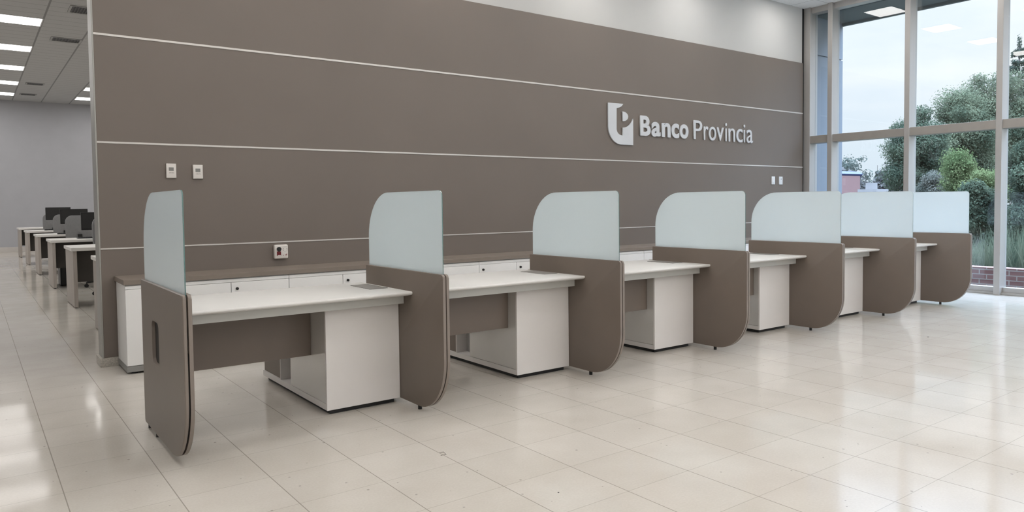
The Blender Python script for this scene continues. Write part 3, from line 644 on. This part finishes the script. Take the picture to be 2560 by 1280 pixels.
# ------------------------------------------------------------------ outside
t = empty('brick_planter_wall', (13.1, 0, -0.15), 'low red brick planter wall outside the window', 'wall')
obj('brickwork', B(13.0, 13.24, -12, 7.6, -0.15, 0.195), 'brick', t)
def leaves(blobs, n, size, seed, flat=0.35):
    rg = np.random.default_rng(seed); bl = np.array(blobs, float)
    w = (bl[:, 3]*bl[:, 4]*bl[:, 5])**0.67; idx = rg.choice(len(bl), n, p=w/w.sum()); b_ = bl[idx]
    nrmz = lambda v: v/np.maximum(1e-6, np.linalg.norm(v, axis=1))[:, None]
    d = nrmz(rg.normal(size=(n, 3))); r = rg.random(n)**flat*rg.uniform(0.80, 1.28, n)
    p = b_[:, :3]+d*b_[:, 3:6]*r[:, None]
    nm = nrmz(d+np.stack([rg.uniform(-.9, .9, n), rg.uniform(-.9, .9, n), rg.uniform(-.7, .9, n)], 1))
    u = nrmz(np.cross(nm, rg.normal(size=(n, 3)))); v = np.cross(nm, u); s = (size*rg.uniform(0.5, 1.35, n))[:, None]
    u = u*s; v = v*s*0.5; h = nm*s*0.15
    vs_ = np.stack([p-u, p-v+h, p+u, p+v+h], 1).reshape(-1, 3)
    return vs_, np.arange(n*4, dtype=np.int32)
def clumps(cx, cy, cz, rx, ry, rz, n, r, seed):
    rnd = random.Random(seed); out = []
    for _ in range(n):
        while True:
            d = Vector((rnd.gauss(0, 1), rnd.gauss(0, 1), rnd.gauss(0, 1)))
            if d.length > 0.1: break
        d.normalize(); k = rnd.uniform(0.4, 1.12); q = r*rnd.uniform(0.45, 1.35)
        out.append((cx+d.x*rx*k, cy+d.y*ry*k, cz+d.z*rz*k, q*1.1, q*1.1, q*rnd.uniform(0.7, 1.15)))
    return out
def mesh_from_leaves(name, blobs, n, size, seed, m, parent):
    vs_, fs_ = leaves(blobs, n, size, seed); off = OFF[parent.name]
    me = bpy.data.meshes.new(name); nf = len(fs_)//4
    me.vertices.add(len(vs_)); me.vertices.foreach_set('co', (vs_-np.array(off)).astype(np.float32).ravel())
    me.loops.add(len(fs_)); me.loops.foreach_set('vertex_index', fs_)
    me.polygons.add(nf); me.polygons.foreach_set('loop_start', np.arange(nf, dtype=np.int32)*4); me.update(calc_edges=True); me.validate(); me.materials.append(MT[m])
    o = bpy.data.objects.new(name, me); COL.objects.link(o); o.parent = parent; OFF[o.name] = off; return o
def trunk(parent, x, y, z0, z1, r, seed, branches=7, spread=1.5):
    rnd = random.Random(seed); bm = bmesh.new(); top = (x+rnd.uniform(-.2, .2), y+rnd.uniform(-.2, .2), z1); tube(bm, (x, y, z0), top, r, r*0.35)
    for k in range(branches):
        h = z0+(z1-z0)*rnd.uniform(0.35, 0.95); a = rnd.uniform(0, 6.28); l_ = spread*rnd.uniform(0.6, 1.1); tube(bm, (x, y, h), (x+l_*math.cos(a), y+l_*math.sin(a), h+l_*rnd.uniform(0.2, 0.8)), r*0.35, r*0.1, 6)
    return obj('trunk', bm, 'bark', parent)
GZ = -0.15
def tree(x, y, h, rx, rz, cz, m, n, size, seed, label, nb=26, br=0.9, cat='tree'):
    t = empty('leafy_tree' if cat == 'tree' else 'garden_shrub', (x, y, GZ), label, cat)
    mesh_from_leaves('foliage', clumps(x, y, cz, rx, rx, rz, nb, br, seed)+[(x, y, cz, rx*0.6, rx*0.6, rz*0.6)], n, size, seed+1, m, t)
    trunk(t, x, y, GZ, cz+rz*0.4, 0.16 if cat == 'tree' else 0.05, seed+2, spread=rx*0.7)
    return t
def tree28(X, y28, z28, ry, rz, m, n, size, seed, label, nb, br, cat='tree'):
    k = X/28.0      # sizes were measured on a plane 28 m off and are scaled to the distance the plant stands at
    return tree(X, y28*k, 0, max(0.2, (ry-br)*k), max(0.2, (rz-br*0.8)*k), max(0.3, 1.3+(z28-1.3)*k), m, n, size*k, seed, label, nb, br*k, cat)
tree28(25.5, 12.8, 2.75, 1.30, 2.15, 'leaf_dark', 80000, 0.036, 11, 'dark tree in the middle pane, its left edge against the sky', 44, 0.42)
tree28(30.0, 11.35, 2.6, 1.75, 2.3, 'leaf_mid', 100000, 0.036, 21, 'broad grey green tree rising behind the middle mullion', 54, 0.45)
tree28(35.0, 10.25, 2.9, 1.55, 2.75, 'leaf_mid', 110000, 0.036, 31, 'tall leafy tree below the conifer in the right pane', 70, 0.48)
tree28(32.5, 8.85, 1.9, 1.15, 2.05, 'leaf_dark', 70000, 0.036, 35, 'dark grey green tree in the right edge pane, below the conifer', 44, 0.42)
tree28(20.5, 10.95, 1.45, 1.2, 1.45, 'leaf_light', 60000, 0.034, 41, 'light green bushy tree in the right pane, nearest', 36, 0.36)
tree28(22.9, 12.2, 1.35, 0.75, 1.05, 'leaf_pink', 22000, 0.034, 51, 'greyish pink shrub left of the light green tree', 20, 0.26, 'shrub')
tree28(17.2, 10.75, 0.85, 0.80, 1.2, 'leaf_dark', 34000, 0.046, 61, 'dark green shrub behind the brick wall beside the last divider', 30, 0.36, 'shrub')
tree28(17.2, 9.05, 0.95, 0.80, 1.5, 'leaf_dark', 40000, 0.046, 71, 'dark green shrub at the right edge of the photo', 34, 0.36, 'shrub')
t = empty('hedge', (18.9, 7.0, GZ), 'dark low hedge filling the gap below the trees in the right pane', 'hedge')
mesh_from_leaves('foliage', [(18.9, 4.2+0.28*q, 0.45+0.18*math.sin(q*2.1), 0.35, 0.30, 0.75) for q in range(20)], 30000, 0.035, 77, 'leaf_dark', t)
# conifer with tiers of drooping boughs
t = empty('conifer_tree', (40.0, 13.6, GZ), 'tall narrow dark conifer at the right edge, standing above the other trees', 'tree')
bl = []; rnd = random.Random(5)
for k in range(26):
    z = 2.0+k*0.25+rnd.uniform(-.06, .06); rr = (1.85*(1-(k/26.0))**0.6+0.04)*rnd.uniform(0.6, 1.2); bs = 0.08+0.10*rr
    for q in range(3):
        a = rnd.uniform(0, 6.28)
        for s in (0.35, 0.7, 1.0): bl.append((40.0+rr*s*math.cos(a), 13.6+rr*s*math.sin(a), z-0.12*s*rr+rnd.uniform(-.08, .08), bs, bs, 0.05+bs*0.35))
bl.append((40.0, 13.6, 8.55, 0.10, 0.10, 0.42))
mesh_from_leaves('needles', bl, 42000, 0.045, 6, 'leaf_grey', t)
obj('trunk', tube(bmesh.new(), (40.0, 13.6, GZ), (40.0, 13.6, 8.7), 0.16, 0.03), 'bark', t)
# tall grass behind the bricks
bm = bmesh.new(); rnd = random.Random(9)
for _ in range(2600):
    x = rnd.uniform(13.75, 15.2); y = rnd.uniform(3.2, 6.6); h = rnd.uniform(0.45, 1.05)*(1.0 if y < 5.3 else 0.75); lx, ly = max(-0.4, rnd.gauss(0, 0.14)), rnd.gauss(0, 0.14); w = rnd.uniform(0.004, 0.009); a = rnd.uniform(0, 3.14); ca, sa = w*math.cos(a), w*math.sin(a)
    v = [bm.verts.new((x-ca, y-sa, GZ)), bm.verts.new((x+ca, y+sa, GZ)), bm.verts.new((x+lx*0.4+ca, y+ly*0.4+sa, GZ+h*0.6)), bm.verts.new((x+lx*0.4-ca, y+ly*0.4-sa, GZ+h*0.6)), bm.verts.new((x+lx, y+ly, GZ+h))]
    bm.faces.new(v[:4]); bm.faces.new((v[3], v[2], v[4]))
o = tag(obj('tall_grass', bm, 'grass'), 'tall green grass growing behind the low brick wall', 'grass'); o['kind'] = 'stuff'
# far things in the first pane
t = empty('hedge', (52, 27.0, GZ), 'grey brown hedge far off between the house and the dark tree', 'hedge')
mesh_from_leaves('foliage', clumps(52, 28.0, 1.5, 1.0, 1.0, 1.5, 40, 0.8, 91)+clumps(52, 25.5, 1.5, 1.0, 1.2, 1.5, 40, 0.8, 93), 16000, 0.16, 92, 'leaf_hedge', t)
t = empty('bare_tree', (60, 32.9, GZ), 'pale thinly leaved tree far off above the blue roof', 'tree')
mesh_from_leaves('twigs', clumps(60, 32.9, 3.6, 1.6, 1.6, 1.4, 26, 0.6, 95), 2200, 0.12, 96, 'leaf_far', t)
trunk(t, 60, 32.9, GZ, 4.2, 0.10, 97, 10, 1.3)
for k, (yy, hh) in enumerate([(30.4, 4.1), (29.3, 3.9), (28.2, 4.0)]):
    t = empty('far_conifer', (60, yy, GZ), ['tiny far conifer, left of three above the hedge', 'tiny far conifer, middle of three above the hedge', 'tiny far conifer, right of three above the hedge'][k], 'tree', 'tiny far conifers')
    bl = [(60, yy, 1.0+q*0.35, 0.42*(1-q/10)+0.05, 0.42*(1-q/10)+0.05, 0.25) for q in range(int((hh-1)/0.35))]
    mesh_from_leaves('needles', bl, 900, 0.12, 98+k, 'leaf_far', t)
    obj('trunk', tube(bmesh.new(), (60, yy, GZ), (60, yy, hh), 0.06, 0.02), 'bark', t)
t = empty('house', (47, 25.9, GZ), 'pink house with a sloping blue roof far off outside', 'house')
bm, _ = prism(bmesh.new(), [(25.75, GZ), (29.5, GZ), (29.5, 0.9), (27.35, 1.25), (25.75, 2.90)], 'x', 45.5, 48.5); obj('wall', bm, 'pinkwall', t)
bm, _ = prism(bmesh.new(), [(25.70, 3.02), (25.95, 3.20), (27.75, 1.45), (29.6, 1.10), (29.6, 0.95), (27.45, 1.28)], 'x', 44.8, 48.8); obj('roof', bm, 'blueroof', t)
t = empty('low_building', (46, 23.6, GZ), 'pale stepped low building with a square chimney far off outside', 'building')
b_ = obj('wall', B(45, 47, 22.2, 25.0, GZ, 1.55), 'palewall', t)
obj('parapet', B(45.1, 46.6, 22.9, 24.1, 1.5505, 1.95), 'palewall', b_)
obj('chimney', B(45.4, 46.0, 23.3, 23.75, 1.9505, 2.35), 'palewall', b_)
